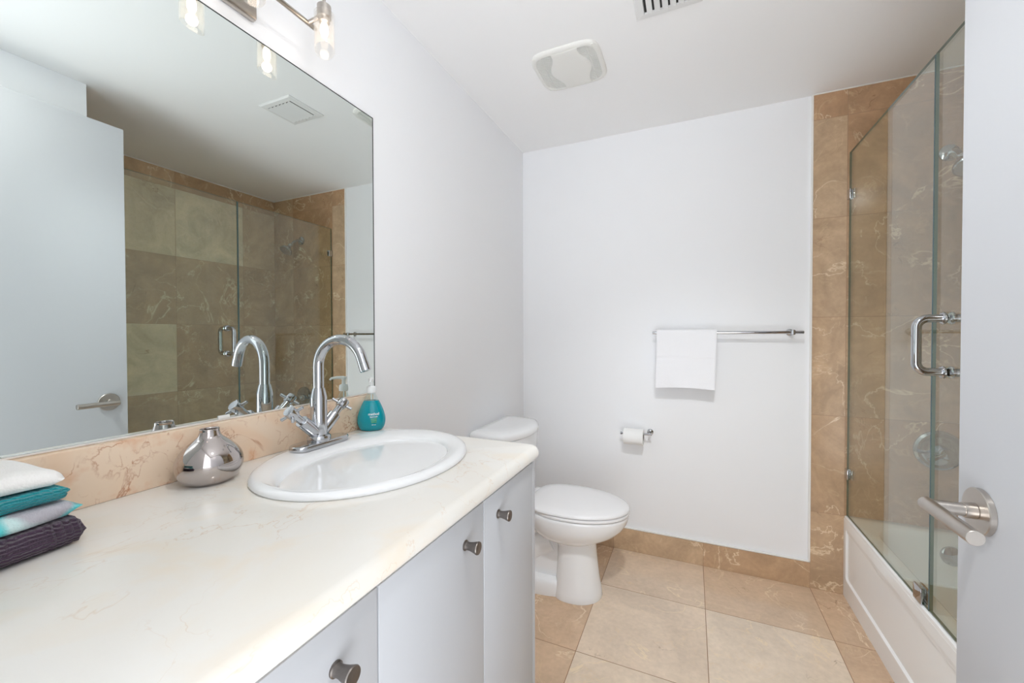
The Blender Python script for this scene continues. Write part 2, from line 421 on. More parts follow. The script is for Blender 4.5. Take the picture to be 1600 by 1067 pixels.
tagk(tl, kind='structure')
te = tiles('wall_end_tiles', (0, 2, 1), [XN+.02, .88, XR], zs, YN+.008, lambda i, j, r: r.uniform(.1, .6), MT['tile'], 31, flip=True)
tagk(te, kind='structure')
# caulk lines
tr = bmesh.new(); bx(tr, (XT-.007, YB-.012, .126), (XT+.0005, YB, ZC-.002), .001)
bx(tr, (XT, YB-.013, ZC-.005), (XR, YB-.008, ZC-.0005)); bx(tr, (XR-.005, YN, ZC-.005), (XR+.004, YB, ZC-.0005))
st('trim_1', tr, MT['caulk'])
# baseboards
b1 = tiles('baseboard_back', (0, 2, 1), [XW+.012, -.855, -.398, .059, XT], [0.0, .121], YB-.013, lambda i, j, r: [.3, .3, .35, .22][i], MT['tile'], 8)
tagk(b1, kind='structure')
bb = bmesh.new(); bx(bb, (XW+.012, YB-.0125, 0), (XT, YB-.0002, .121)); bx(bb, (XW+.012, YB-.013, .1212), (XT-.004, YB-.0002, .127), .002)
obj('baseboard_body', bb, MT['caulk'], b1, smooth=False)
b2 = tiles('baseboard_left', (1, 2, 0), [1.01, 1.467, 1.924, YB-.013], [0.0, .121], XW+.012, lambda i, j, r: r.uniform(.2, .4), MT['tile'], 9)
tagk(b2, kind='structure')
bb = bmesh.new(); bx(bb, (XW+.0002, 1.01, 0), (XW+.0115, YB-.013, .121)); bx(bb, (XW+.0002, 1.01, .1212), (XW+.012, YB-.013, .127), .002)
obj('baseboard_body', bb, MT['caulk'], b2, smooth=False)

# ------------------------------------------------------------------ open door at the right
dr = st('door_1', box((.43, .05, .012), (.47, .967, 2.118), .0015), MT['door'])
hb = bmesh.new(); hc = Vector((.43, .901, .913))
cyl(hb, hc, hc+Vector((-.009, 0, 0)), .037, 40, bev=.0012)
dh = obj('door_handle', hb, MT['nickel'], dr, origin=hc); dh['label'] = 'brushed nickel lever handle on round rose'
lv = bmesh.new()
cyl(lv, hc+Vector((-.009, 0, 0)), hc+Vector((-.024, 0, 0)), .0125, 28, bev=.0006)
cyl(lv, hc+Vector((-.024, 0, 0)), hc+Vector((-.062, 0, 0)), .0105, 28)
cyl(lv, hc+Vector((-.065, .011, .0)), hc+Vector((-.065, -.122, .0)), .0108, 28, bev=.0006)
obj('lever', lv, MT['nickel'], dh)
for z in (.25, 1.1, 1.95):
    h = bmesh.new(); cyl(h, (.450, .043, z-.045), (.450, .043, z+.045), .0065, 16)
    bx(h, (.4475, .0302, z-.045), (.4525, .049, z+.045))
    obj('hinge', h, MT['nickel'], dr)

# ------------------------------------------------------------------ bathtub
tub = thing('bathtub', ((XTUB+XR)/2, (YN+YB)/2, 0), 'white bathtub with recessed front panel, behind the glass screen', 'bathtub')
ta, tbk, y0, y1, ZT = XTUB, XR-.004, YN+.012, YB-.010, .3695
cx, cy = (ta+tbk)/2+.008, (y0+y1)/2
bm = bmesh.new()
# outer shell rings as rounded rectangle superellipse with high exponent, rim inward, basin down
def rr(x0, x1, ya, yb, r, z, n=8):
    pts = []
    for (cxx, cyy, a0) in ((x1-r, yb-r, 0), (x0+r, yb-r, PI/2), (x0+r, ya+r, PI), (x1-r, ya+r, 1.5*PI)):
        for k in range(n+1):
            a = a0 + PI/2*k/n; pts.append(Vector((cxx+r*math.cos(a), cyy+r*math.sin(a), z)))
    return pts
rings = [rr(ta+.004, tbk, y0, y1, .004, .30), rr(ta+.001, tbk, y0, y1, .004, ZT-.012), rr(ta+.002, tbk, y0, y1, .005, ZT-.003), rr(ta+.008, tbk-.003, y0+.003, y1-.003, .008, ZT),
         rr(ta+.060, tbk-.045, y0+.07, y1-.06, .16, ZT), rr(ta+.066, tbk-.051, y0+.078, y1-.067, .16, ZT-.004), rr(ta+.072, tbk-.057, y0+.09, y1-.073, .155, ZT-.02),
         rr(ta+.095, tbk-.08, y0+.16, y1-.10, .15, .20), rr(ta+.12, tbk-.105, y0+.24, y1-.13, .14, .10), rr(ta+.15, tbk-.135, y0+.29, y1-.17, .12, .07), rr(ta+.2, tbk-.18, y0+.35, y1-.23, .09, .064)]
loft(bm, rings, cap0=False)
obj('basin', bm, MT['acryl'], tub, angle=50)
bm = bmesh.new()
# apron: raised border with a recessed panel
ax0, ax1 = ta+.0, ta+.03
oy = [y0, y0+.045, y1-.028, y1]; oz = [.0, .085, ZT-.05, ZT-.014]
def ring4(x, ya, yb, za, zb, c=.02): 
    out = []
    for (py, pz, a0) in ((yb-c, zb-c, 0), (ya+c, zb-c, PI/2), (ya+c, za+c, PI), (yb-c, za+c, 1.5*PI)):
        for k in range(6):
            a = a0+PI/2*k/5; out.append(Vector((x, py+c*math.cos(a), pz+c*math.sin(a))))
    return out
loft(bm, [ring4(ax0+.03, oy[0], oy[3], oz[0], oz[3], .001), ring4(ax0+.0005, oy[0], oy[3], oz[0], oz[3], .001),
          ring4(ax0+.0, oy[1], oy[2], oz[1], oz[2], .02), ring4(ax0+.0075, oy[1]+.007, oy[2]-.007, oz[1]+.007, oz[2]-.007, .016)], cap0=True, cap1=True)
obj('apron', bm, MT['acryl'], tub, angle=20)
bm = bmesh.new(); lathe(bm, (.975, y1-.083, .292), (0, -1, .16), [(.001, .012), (.028, .011), (.036, .006), (.038, 0)][::-1], 32)
obj('overflow_plate', bm, MT['chrome'], tub)
bm = bmesh.new(); lathe(bm, (.975, y1-.32, .064), (0, 0, 1), [(.032, 0), (.03, .004), (.018, .002), (.001, .002)], 28)
obj('drain', bm, MT['chrome'], tub)
# shower trim
sv = thing('shower_valve', (.965, YB-.009, .703), 'round chrome shower valve on the marble wall above the tub', 'shower valve')
bm = bmesh.new(); lathe(bm, (.965, YB-.009, .703), (0, -1, 0), [(.084, 0), (.083, .006), (.074, .012), (.058, .010), (.05, .013), (.03, .017), (.001, .018)], 48)
obj('escutcheon', bm, MT['chrome'], sv)
bm = bmesh.new(); lathe(bm, (.965, YB-.025, .703), (0, -1, 0), [(.026, 0), (.024, .012), (.018, .03), (.022, .042), (.020, .05), (.001, .053)], 32)
tube(bm, [(.965, YB-.068, .703), (.94, YB-.075, .69), (.905, YB-.082, .672)], [.008, .0075, .0095])
obj('valve_handle', bm, MT['chrome'], sv)
sh = thing('wall_shower', (.985, YB-.009, 1.96), 'chrome shower head on a short arm high on the marble wall', 'shower head')
bm = bmesh.new(); lathe(bm, (.985, YB-.009, 1.96), (0, -1, 0), [(.034, 0), (.033, .006), (.024, .012), (.012, .016)], 36)
obj('flange', bm, MT['chrome'], sh)
bm = bmesh.new(); tube(bm, [(.985, YB-.015, 1.96), (.985, YB-.045, 1.957), (.985, YB-.075, 1.94), (.985, YB-.102, 1.913)], .0095)
obj('arm', bm, MT['chrome'], sh)
bm = bmesh.new()
lathe(bm, (.985, YB-.098, 1.918), (0, -.62, -.78), [(.008, 0), (.015, .006), (.018, .014), (.014, .024), (.016, .034), (.026, .048), (.040, .062), (.046, .074), (.046, .082), (.042, .085), (.001, .086)], 40)
obj('spray_bell', bm, MT['chrome'], sh)
# ------------------------------------------------------------------ glass screen
XG, GT, ZG, YJ = .651, .008, 2.02, 1.605
def pane(ya, yb, za, zb, x=XG):
    bm = bmesh.new(); bx(bm, (x, ya, za), (x+GT, yb, zb))
    bm.faces.ensure_lookup_table()
    for f in bm.faces:
        f.normal_update()
        f.material_index = 0 if abs(f.normal.x) > .5 else 1
    return bm
def clip(c, up=False):
    c = Vector(c); bm = bmesh.new()
    if not up:
        bx(bm, c+Vector((-.007, -.034, -.022)), c+Vector((-.0002, -.004, .022)), .003); bx(bm, c+Vector((GT+.0002, -.034, -.022)), c+Vector((GT+.007, -.004, .022)), .003)
        bx(bm, c+Vector((-.007, -.010, -.022)), c+Vector((GT+.007, .0, .022)), .002)
    else:
        bx(bm, c+Vector((-.008, -.024, .001)), c+Vector((-.0002, .024, .05)), .003); bx(bm, c+Vector((GT+.0002, -.024, .001)), c+Vector((GT+.008, .024, .05)), .003)
    return bm
fp = thing('glass_panel', (XG+.005, (YJ+YB)/2, ZT), 'fixed clear glass shower panel fastened to the marble wall with clips', 'shower screen')
obj('pane', pane(YJ, YB-.014, ZT+.001, ZG), [MT['pane'], MT['edge']], fp, smooth=False)
for z in (1.83, .563): obj('clip', clip((XG, YB-.0092, z)), MT['chrome'], fp)
obj('clip', clip((XG, 1.655, ZT), True), MT['chrome'], fp)
sd_ = thing('shower_door', (XG+.005, YN+.02, ZT), 'frameless glass shower door with chrome pull handle', 'shower door')
obj('pane', pane(YN+.022, YJ-.006, ZT+.006, ZG), [MT['pane'], MT['edge']], sd_, smooth=False)
bm = bmesh.new(); bx(bm, (XG-.001, YJ-.0058, ZT+.006), (XG+GT+.001, YJ-.0005, ZG-.002), .0015)
obj('seal_strip', bm, MT['seal'], sd_)
for z in (.62, 1.8):
    bm = bmesh.new(); bx(bm, (XG-.008, YN+.0082, z-.04), (XG+GT+.008, YN+.06, z+.04), .003); obj('hinge', bm, MT['chrome'], sd_)
YH = 1.533
for s in (-1, 1):
    bm = bmesh.new(); xb = XG if s < 0 else XG+GT
    za, zb, ln, rc = 1.092, 1.244, .062, .026
    pts = [Vector((xb, YH, zb))] + arc((xb+s*(ln-rc), YH, zb-rc), (0, 0, 1), (s, 0, 0), rc, 0, PI/2, 8) + arc((xb+s*(ln-rc), YH, za+rc), (s, 0, 0), (0, 0, -1), rc, 0, PI/2, 8) + [Vector((xb, YH, za))]
    tube(bm, pts, .0115, 24)
    for z in (za, zb): cyl(bm, (xb, YH, z), (xb+s*.010, YH, z), .0175, 28, bev=.003)
    obj('pull_handle', bm, MT['chrome'], sd_)

# ------------------------------------------------------------------ vanity
ZK, TH, XF, YK = .913, .036, -.359, 1.006
van = thing('vanity_cabinet', ((XW-.37)/2, .51, 0), 'white flat-front vanity cabinet with round pewter knobs', 'cabinet')
XC = -.372
bm = bmesh.new(); zt = ZK-TH-.0005
bx(bm, (XW+.001, YD+.001, .10), (XC-.019, YD+.018, zt)); bx(bm, (XW+.001, .9705, .10), (XC-.0005, .987, zt), .0008)
bx(bm, (XW+.001, YD+.018, .10), (XC-.019, .9705, .118)); bx(bm, (XW+.001, YD+.018, .118), (XW+.013, .9705, zt)); bx(bm, (XC-.037, YD+.018, zt-.05), (XC-.019, .9705, zt))
bx(bm, (XW+.001, YD+.001, 0), (-.45, .975, .10))
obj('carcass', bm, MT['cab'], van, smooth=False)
dj = [.034, .114, .408, .7015, .970]
kn = [None, (.338, .818), (.630, .821), (.766, .823)]
for i in range(4):
    bm = bmesh.new(); bx(bm, (XC-.018, dj[i]+.0015, .105), (XC, dj[i+1]-.0015, ZK-TH-.004), .0012)
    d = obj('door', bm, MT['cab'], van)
    if kn[i]:
        y, z = kn[i]; bm = bmesh.new()
        lathe(bm, (XC, y, z), (1, 0, 0), [(.0092, 0), (.0092, .0022), (.0076, .0032), (.0070, .006), (.0072, .010), (.0086, .017), (.0108, .024), (.0114, .0262), (.0108, .0278), (.001, .0285)], 28)
        k = obj('knob', bm, MT['knob'], d, origin=(XC, y, z)); k['label'] = 'flared dark pewter knob'
# countertop with bullnose front and end and an oval cut-out
SX, SY, SAX, SAY = -.68, .725, .21, .252
ctp = thing('countertop', (-.65, .5, ZK-TH), 'cream marble vanity countertop with rounded front edge and backsplash', 'countertop')
bm = bmesh.new(); R_ = TH/2
def cring(off, z):
    c = .012; pts = [Vector((XW+.001, YD+.001, z)), Vector((XF-R_+off, YD+.001, z))]
    ccx, ccy = XF-R_-c, YK-R_-c
    pts += [Vector((ccx+(c+off)*math.cos(a), ccy+(c+off)*math.sin(a), z)) for a in [PI/2*k/8 for k in range(9)]]
    pts += [Vector((XW+.001, YK-R_+off, z))]
    return pts
rings = [cring(R_*math.sin(PI*k/12), ZK-R_+R_*math.cos(PI*k/12)) for k in range(13)]
loft(bm, rings, False, False, closed=True)
bm.verts.ensure_lookup_table()
def fill_hole(bm, outer, z, hx, hy, n=64):
    t = bmesh.new(); vo = [t.verts.new(p) for p in outer]; hole = sell(SX, SY, hx, hy, z, n); vi = [t.verts.new(p) for p in hole]
    ed = [t.edges.new((vo[i], vo[(i+1) % len(vo)])) for i in range(len(vo))] + [t.edges.new((vi[i], vi[(i+1) % n])) for i in range(n)]
    bmesh.ops.triangle_fill(t, use_beauty=True, use_dissolve=False, edges=ed)
    merge(bm, t)
fill_hole(bm, rings[0], ZK, SAX-.02, SAY-.02); fill_hole(bm, rings[-1], ZK-TH, SAX-.02, SAY-.02)
loft(bm, [sell(SX, SY, SAX-.02, SAY-.02, ZK, 64), sell(SX, SY, SAX-.02, SAY-.02, ZK-TH, 64)], False, False)
obj('top', bm, MT['counter'], ctp, angle=25)
bm = bmesh.new(); bx(bm, (XW+.001, YD+.001, ZK+.0003), (-.925, 1.0, 1.013), .0015)
bs = obj('backsplash', bm, MT['splash'], ctp); bs['label'] = 'peach marble backsplash with rusty veins'
bm = bmesh.new(); bx(bm, (XW+.001, YD+.002, 1.0131), (-.944, 1.0, 1.0165), .001)
obj('caulk_bead', bm, MT['caulk'], bs)
# mirror
mi = thing('wall_mirror', (XW, .53, 1.0168), 'large frameless mirror on the wall above the vanity', 'mirror')
bm = bmesh.new(); bx(bm, (XW+.0005, YD+.002, 1.0170), (-.945, 1.0285, 1.902))
for f in bm.faces:
    f.normal_update(); f.material_index = 0 if f.normal.x > .5 else 1
obj('mirror_glass', bm, [MT['mirror'], MT['medge']], mi, smooth=False)
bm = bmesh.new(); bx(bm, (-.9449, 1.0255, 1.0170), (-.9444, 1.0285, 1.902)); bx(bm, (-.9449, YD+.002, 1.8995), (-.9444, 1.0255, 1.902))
obj('edge_line', bm, MT['medge'], mi, smooth=False)  # dark gap reflection along the mirror border, painted as thin strips
bm = bmesh.new(); bx(bm, (-.9448, .548, 1.0168), (-.9425, .572, 1.0245), .0008)
obj('clip', bm, MT['plast'], mi)

# ------------------------------------------------------------------ sink
sk = thing('sink', (SX, SY, ZK), 'oval white drop-in sink set into the marble countertop', 'sink')
IX, IY, IAX, IAY = -.650, .704, .138, .206
def lerp_ring(t, z, shrink=0):
    return sell(SX+(IX-SX)*t, SY+(IY-SY)*t, SAX+(IAX-SAX)*t-shrink, SAY+(IAY-SAY)*t-shrink, z, 96)
bm = bmesh.new()
rg = [sell(SX, SY, SAX-.03, SAY-.03, ZK+.0005, 96), sell(SX, SY, SAX-.002, SAY-.002, ZK+.0006, 96), sell(SX, SY, SAX, SAY, ZK+.004, 96), sell(SX, SY, SAX-.002, SAY-.002, ZK+.0095, 96),
      sell(SX, SY, SAX-.008, SAY-.008, ZK+.014, 96), sell(SX, SY, SAX-.016, SAY-.016, ZK+.0155, 96), lerp_ring(.45, ZK+.0150), lerp_ring(.68, ZK+.0135), lerp_ring(.85, ZK+.0105), lerp_ring(.95, ZK+.0065), lerp_ring(1.0, ZK+.002)]
for (f, z) in ((.985, -.008), (.955, -.028), (.91, -.058), (.84, -.090), (.73, -.118), (.56, -.138), (.33, -.148), (.13, -.151)):
    rg.append(sell(IX-.01*(1-f), IY+.0*(1-f), IAX*f, IAY*f, ZK+z, 96))
loft(bm, rg, True, True)
obj('basin', bm, MT['porc'], sk, angle=60)
bm = bmesh.new(); lathe(bm, (IX-.008, IY, ZK-.1508), (0, 0, 1), [(.024, 0), (.0235, .003), (.014, .002), (.001, .0015)], 28)
obj('drain', bm, MT['chrome'], sk)

# ------------------------------------------------------------------ faucet
FX, FY, FZ = -.845, .724, ZK+.0152
fa = thing('faucet', (FX, FY, FZ), 'chrome gooseneck faucet with two cross handles behind the sink', 'faucet')
bm = bmesh.new()
def stad(hx, hy, z, n=10):
    r = hx; pts = []
    for k in range(n+1): a = PI*k/n; pts.append(Vector((FX+r*math.cos(a), FY+.004+hy-r+r*math.sin(a), z)))
    for k in range(n+1): a = PI+PI*k/n; pts.append(Vector((FX+r*math.cos(a), FY+.004-hy+r+r*math.sin(a), z)))
    return pts
loft(bm, [stad(.026, .079, FZ), stad(.027, .080, FZ+.002), stad(.027, .080, FZ+.009), stad(.0255, .0785, FZ+.0115), stad(.023, .076, FZ+.0125)])
obj('base_plate', bm, MT['chrome'], fa, angle=40)
bm = bmesh.new()
lathe(bm, (FX, FY, FZ+.012), (0, 0, 1), [(.0265, 0), (.0275, .003), (.0275, .011), (.0255, .014), (.0195, .0145), (.0192, .105), (.0185, .11), (.0145, .128), (.0140, .130)], 40)
obj('body', bm, MT['chrome'], fa, angle=40)
bm = bmesh.new(); r = .066; zc_ = 1.124
dv = Vector((.135, .014, 0)).normalized()
pts = [Vector((FX, FY, FZ+.135)), Vector((FX, FY, zc_-.02))] + arc(Vector((FX, FY, zc_))+dv*r, -dv, (0, 0, 1), r, 0, math.radians(162), 26)
e = pts[-1]; dd = (pts[-1]-pts[-2]).normalized(); pts.append(e+dd*.03)
tube(bm, pts, .0125, 28)
sp = obj('spout', bm, MT['chrome'], fa, angle=50)
bm = bmesh.new(); cyl(bm, e+dd*.012, e+dd*.031, .0129, 28, bev=.0005); obj('aerator', bm, MT['chrome'], sp)
for s in (-1, 1):
    bm = bmesh.new(); d = Vector((.0, s*.74, .67)).normalized(); o0 = Vector((FX, FY, FZ+.024))
    cyl(bm, o0, o0+d*.066, .0152, 28, bev=.001); cyl(bm, o0+d*.061, o0+d*.092, .009, 24)
    va = obj('valve_stem', bm, MT['chrome'], fa)
    bm = bmesh.new(); h0 = o0+d*.088
    lathe(bm, h0, d, [(.009, 0), (.0125, .002), (.0135, .010), (.0135, .022), (.0126, .0238), (.001, .0242)], 28)
    x, y, _ = frame_of(d); x2 = (x+y).normalized(); y2 = (x-y).normalized()
    for ax in (x2, y2): cyl(bm, h0+d*.011-ax*.028, h0+d*.011+ax*.028, .0038, 16, bev=.0006)
    obj('cross_handle', bm, MT['chrome'], fa)

# ------------------------------------------------------------------ vase
vz = bmesh.new(); vc = Vector((-.8665, .487, ZK))
pr = [(.001, .0006), (.030, .0006), (.036, .002), (.0455, .009), (.0525, .020), (.0558, .033), (.0552, .046), (.0505, .058), (.0415, .070), (.0295, .081), (.0205, .089), (.0172, .097), (.0165, .101), (.0165, .104), (.0158, .1048), (.0145, .104), (.0140, .098), (.0150, .090), (.001, .06)]
# smooth the profile
def dense(pr, k=4):
    out = []
    P = [pr[0]]+pr+[pr[-1]]
    for i in range(1, len(P)-2):
        for j in range(k):
            t = j/k
            out.append(tuple(.5*((2*P[i][c])+(-P[i-1][c]+P[i+1][c])*t+(2*P[i-1][c]-5*P[i][c]+4*P[i+1][c]-P[i+2][c])*t*t+(-P[i-1][c]+3*P[i][c]-3*P[i+1][c]+P[i+2][c])*t**3) for c in (0, 1)))
    out.append(pr[-1]); return out
lathe(vz, vc, (0, 0, 1), dense(pr, 3), 64, sx=.93, sy=1.02, fx=(1, 0, 0), cap1=False)
v = obj('vase', vz, MT['silver'], None, origin=vc, angle=60)
tagk(v, 'small bulbous mirror-silver vase standing on the countertop by the backsplash', 'vase')

# ------------------------------------------------------------------ soap bottle
sc = Vector((-.889, .952, ZK)); sb_ = thing('soap_bottle', sc, 'teardrop pump bottle of teal hand soap beside the backsplash', 'soap bottle')
wd_ = Vector((.80, .60, 0)).normalized()       # wide axis
def blt(pr, wide, deep, mat, nm, cap1=True, n=40):
    bm = bmesh.new(); lathe(bm, sc, (0, 0, 1), [(r, z) for r, z in pr], n, sx=wide, sy=deep, fx=wd_, cap1=cap1); return obj(nm, bm, mat, sb_, angle=60)
body = dense([(.026, .0006), (.031, .002), (.037, .010), (.0405, .024), (.0405, .038), (.0365, .055), (.029, .075), (.0215, .090)], 3)
liquid = blt(body, 1, .72, MT['liquid'], 'soap_body')
up = [(.0217, .0895), (.0175, .099), (.0135, .108), (.012, .114)]
blt(dense(up, 3), 1, .85, MT['clearp'], 'bottle_shoulder')
bm = bmesh.new(); lathe(bm, sc+Vector((0, 0, .113)), (0, 0, 1), [(.0135, 0), (.0138, .002), (.0135, .016), (.0115, .019), (.006, .021), (.0055, .034), (.0075, .036), (.0085, .040), (.008, .044), (.001, .0455)], 28)
nd = Vector((.62, -.78, 0))
tube(bm, [sc+Vector((0, 0, .154)), sc+Vector((0, 0, .155))+nd*.02, sc+Vector((0, 0, .153))+nd*.036, sc+Vector((0, 0, .148))+nd*.040], [.0055, .0045, .0035, .003], 12)
obj('pump', bm, MT['plast'], sb_, angle=60)
bm = bmesh.new(); cyl(bm, sc+Vector((0, 0, .092)), sc+Vector((0, 0, .113)), .0022, 10); obj('dip_tube', bm, MT['plast'], sb_)
def label_text(body_txt, size, zc, off, mat, name):
    cu = bpy.data.curves.new('t', 'FONT'); cu.body = body_txt; cu.size = size; cu.align_x = 'CENTER'; cu.align_y = 'CENTER'; cu.extrude = .0001; cu.offset = .0001
    ob = bpy.data.objects.new('t', cu); COL.objects.link(ob)
    dg = bpy.context.evaluated_depsgraph_get(); me = bpy.data.meshes.new_from_object(ob.evaluated_get(dg)); bpy.data.objects.remove(ob)
    fn = Vector((wd_.y, -wd_.x, 0))            # faces the room
    def rad(z):
        for i in range(len(body)-1):
            if body[i][1] <= z <= body[i+1][1]:
                t = (z-body[i][1])/max(1e-6, body[i+1][1]-body[i][1]); return body[i][0]*(1-t)+body[i+1][0]*t
        return .03
    for vv in me.vertices:
        z = zc+vv.co.y; r = rad(z)+.0006; s = (vv.co.x+off)/r; lift = vv.co.z
        a = max(-1.4, min(1.4, s))
        p_ = wd_*(math.sin(a)*(r+lift)) + fn*(math.cos(a)*(r*.72+.0004+lift))
        vv.co = Vector((p_.x, p_.y, z))
    me.materials.append(mat); o = bpy.data.objects.new(name, me); COL.objects.link(o); o.parent = sb_; return o
label_text('method', .0105, .052, .010, MT['lab_w'], 'label_text')
label_text('hand wash', .0052, .044, .010, MT['lab_w'], 'label_text')
label_text('waterfall\nnaturally\nderived', .0050, .033, .010, MT['lab_g'], 'label_text')
label_text('354 mL', .0042, .0205, .010, MT['lab_w'], 'label_text')

# ------------------------------------------------------------------ folded towels at the left
rnd = random.Random(5)
def folded(name, x0, x1, ya, yb, za, zb, folds, mat, label, rib=0, droop=0, rotz=0, seed=0, amp=.002):
    """folded towel: a back-and-forth cloth strip, folds seen on the +x side; section in x-z swept along y"""
    rn = random.Random(seed); h = (zb-za)/folds; t = h*.46; n = 8
    sec = []       # centre line of the cloth, zig-zag in x
    path = []
    for k in range(folds):
        z = za + h*(k+.5)
        xs_ = [x0+t+(x1-x0-2*t)*i/12 for i in range(13)]
        if k % 2: xs_ = xs_[::-1]
        path += [(x, z) for x in xs_]
        if k < folds-1:
            cxx = path[-1][0]; sg = 1 if k % 2 == 0 else -1
            path += [(cxx+sg*h*.5*math.sin(PI*i/6), z+h*.5-h*.5*math.cos(PI*i/6)) for i in range(1, 6)]
    pts = [Vector((x, z)) for x, z in path]
    L0, R0 = [], []
    for i, p in enumerate(pts):
        d = (pts[min(i+1, len(pts)-1)]-pts[max(i-1, 0)]).normalized(); nn = Vector((-d.y, d.x))
        L0.append(p+nn*t); R0.append(p-nn*t)
    def endcap(p, d, nn): return [p + nn*(t*math.cos(a)) + d*(t*math.sin(a)) for a in [PI*q/8 for q in range(1, 8)]]
    d1 = (pts[-1]-pts[-2]).normalized(); d0 = (pts[0]-pts[1]).normalized()
    prof = L0 + endcap(pts[-1], d1, Vector((-d1.y, d1.x))) + R0[::-1] + endcap(pts[0], d0, Vector((-d0.y, d0.x)))
    bm = bmesh.new(); rings = []; ny = 70
    cxm, cym = (x0+x1)/2, (ya+yb)/2
    ph = [rn.uniform(0, 6) for _ in range(6)]
    for j in range(ny+1):
        y = ya+(yb-ya)*(.5-.5*math.cos(PI*j/ny)); e_ = min(y-ya, yb-y)/(yb-ya); sq = math.sqrt(max(.2, 1-max(0, (.05-e_)/.05)**2))
        ring = []
        for (px, pz) in prof:
            zm = (za+zb)/2
            u = (px-x0)/(x1-x0)
            rr_ = rib*(.5+.5*math.sin(y*2*PI/.0085))*(1 if u > .05 else 0)
            wob = amp*(math.sin(y*31+ph[0]+u*3)+.6*math.sin(y*57+ph[1]+u*7+pz*200))
            xx = cxm+(px-cxm)*(1-.10*(1-math.sqrt(max(0, 1-max(0, (.06-e_)/.06)**2)))) + wob*1.2 + (rr_ if u > .8 else 0)
            zz = zm+(pz-zm)*sq + wob*.5*(1 if pz > za+h*.6 else 0) + (rr_*.8 if pz > zb-h*.4 else 0) - droop*max(0, e_ < .12)*((.12-e_)/.12)**2*(pz-za)/(zb-za)
            yy = y + amp*1.5*math.sin(pz*400+ph[2])
            dx, dy = xx-cxm, yy-cym; c, s_ = math.cos(rotz), math.sin(rotz)
            ring.append(Vector((cxm+dx*c-dy*s_, cym+dx*s_+dy*c, max(zz, ZK+.0006))))
        rings.append(ring)
    loft(bm, rings)
    o = obj(name, bm, mat, None, origin=(cxm, cym, za), angle=70)
    return tagk(o, label, 'towel', 'folded towels stacked on the counter')
Z0 = ZK
folded('folded_towel', -.917, -.765,   .045, .266, Z0+.001, Z0+.036, 2, MT['plum'], 'dark plum ribbed towel at the bottom of the folded stack', rib=.003, rotz=.12, seed=1)
folded('folded_towel', -.913, -.772, .045, .269, Z0+.0375, Z0+.0585, 1, MT['patch'], 'pale blue and grey patterned towel, second from the bottom of the stack', rotz=.08, seed=2, amp=.0025)
folded('folded_towel', -.915, -.785, .045, .262, Z0+.060, Z0+.0795, 1, MT['teal'], 'teal ribbed towel just below the white one in the folded stack', rib=.0016, rotz=.05, seed=3)
folded('folded_towel', -.915, -.795, .045, .259, Z0+.081, Z0+.108, 2, MT['towelw'], 'white folded towel on top of the stack', rotz=.05, seed=4, amp=.002, droop=.012)

# ------------------------------------------------------------------ toilet
TY = 1.85
tl_ = thing('toilet', (-.6, TY, 0), 'white two-piece toilet with closed lid beside the vanity', 'toilet')
def egg(xb, xf, hw, z, n=56, e=2.0, bias=.42, bk=2.4):
    """egg-shaped ring: widest part nearer the back"""
    xm = xb+(xf-xb)*bias; out = []
    for k in range(n):
        t = 2*PI*k/n; c, s = math.cos(t), math.sin(t); ee = e if c > 0 else bk
        ax = (xf-xm) if c > 0 else (xm-xb)
        out.append(Vector((xm+ax*math.copysign(abs(c)**(2/ee), c), TY+hw*math.copysign(abs(s)**(2/ee), s), z)))
    return out
bm = bmesh.new()
loft(bm, [egg(-.585, -.372, .106, 0, bk=3), egg(-.585, -.370, .108, .006, bk=3), egg(-.582, -.374, .105, .03, bk=3), egg(-.575, -.386, .098, .10, bk=3), egg(-.57, -.395, .092, .18, bk=3), egg(-.57, -.400, .090, .235, bk=3), egg(-.585, -.398, .093, .252, bk=3),
          egg(-.625, -.380, .112, .264, bk=2.8), egg(-.665, -.345, .136, .280, bk=2.6), egg(-.69, -.305, .156, .305, bk=2.5), egg(-.705, -.276, .169, .333, bk=2.5), egg(-.715, -.260, .1765, .36, bk=2.4), egg(-.72, -.2535, .1797, .380, bk=2.4), egg(-.72, -.252, .180, .388, bk=2.4), egg(-.718, -.255, .178, .394, bk=2.4), egg(-.71, -.263, .171, .396, bk=2.4)])
# foot plinth, trapway and the shelf under the tank
loft(bm, [egg(-.89, -.46, .104, 0, bk=4), egg(-.89, -.46, .106, .006, bk=4), egg(-.888, -.46, .103, .055, bk=4), egg(-.884, -.47, .098, .068, bk=4), egg(-.87, -.48, .085, .074, bk=4)])
bx(bm, (-.87, TY-.052, .03), (-.50, TY+.052, .30), .03, 4)
tube(bm, [(-.60, TY, .235), (-.68, TY, .20), (-.74, TY, .15), (-.755, TY, .095), (-.75, TY, .05)], [.07, .075, .076, .07, .066], 24)
tube(bm, [(-.75, TY, .06), (-.80, TY, .13), (-.84, TY, .20), (-.85, TY, .27), (-.82, TY, .33)], [.05, .058, .06, .06, .065], 24)
loft(bm, [egg(-.90, -.66, .10, .27, bk=4, e=4), egg(-.93, -.62, .125, .33, bk=5, e=4), egg(-.935, -.60, .14, .365, bk=6, e=4), egg(-.935, -.60, .142, .385, bk=6, e=4), egg(-.932, -.61, .138, .39, bk=6, e=4)])
obj('bowl', bm, MT['porc'], tl_, angle=45)
bm = bmesh.new()
loft(bm, [egg(-.70, -.256, .174, .3962), egg(-.70, -.254, .176, .3990), egg(-.702, -.2485, .181, .401), egg(-.702, -.2485, .181, .408), egg(-.70, -.252, .178, .4100)])
obj('seat', bm, MT['seat'], tl_, angle=45)
bm = bmesh.new()
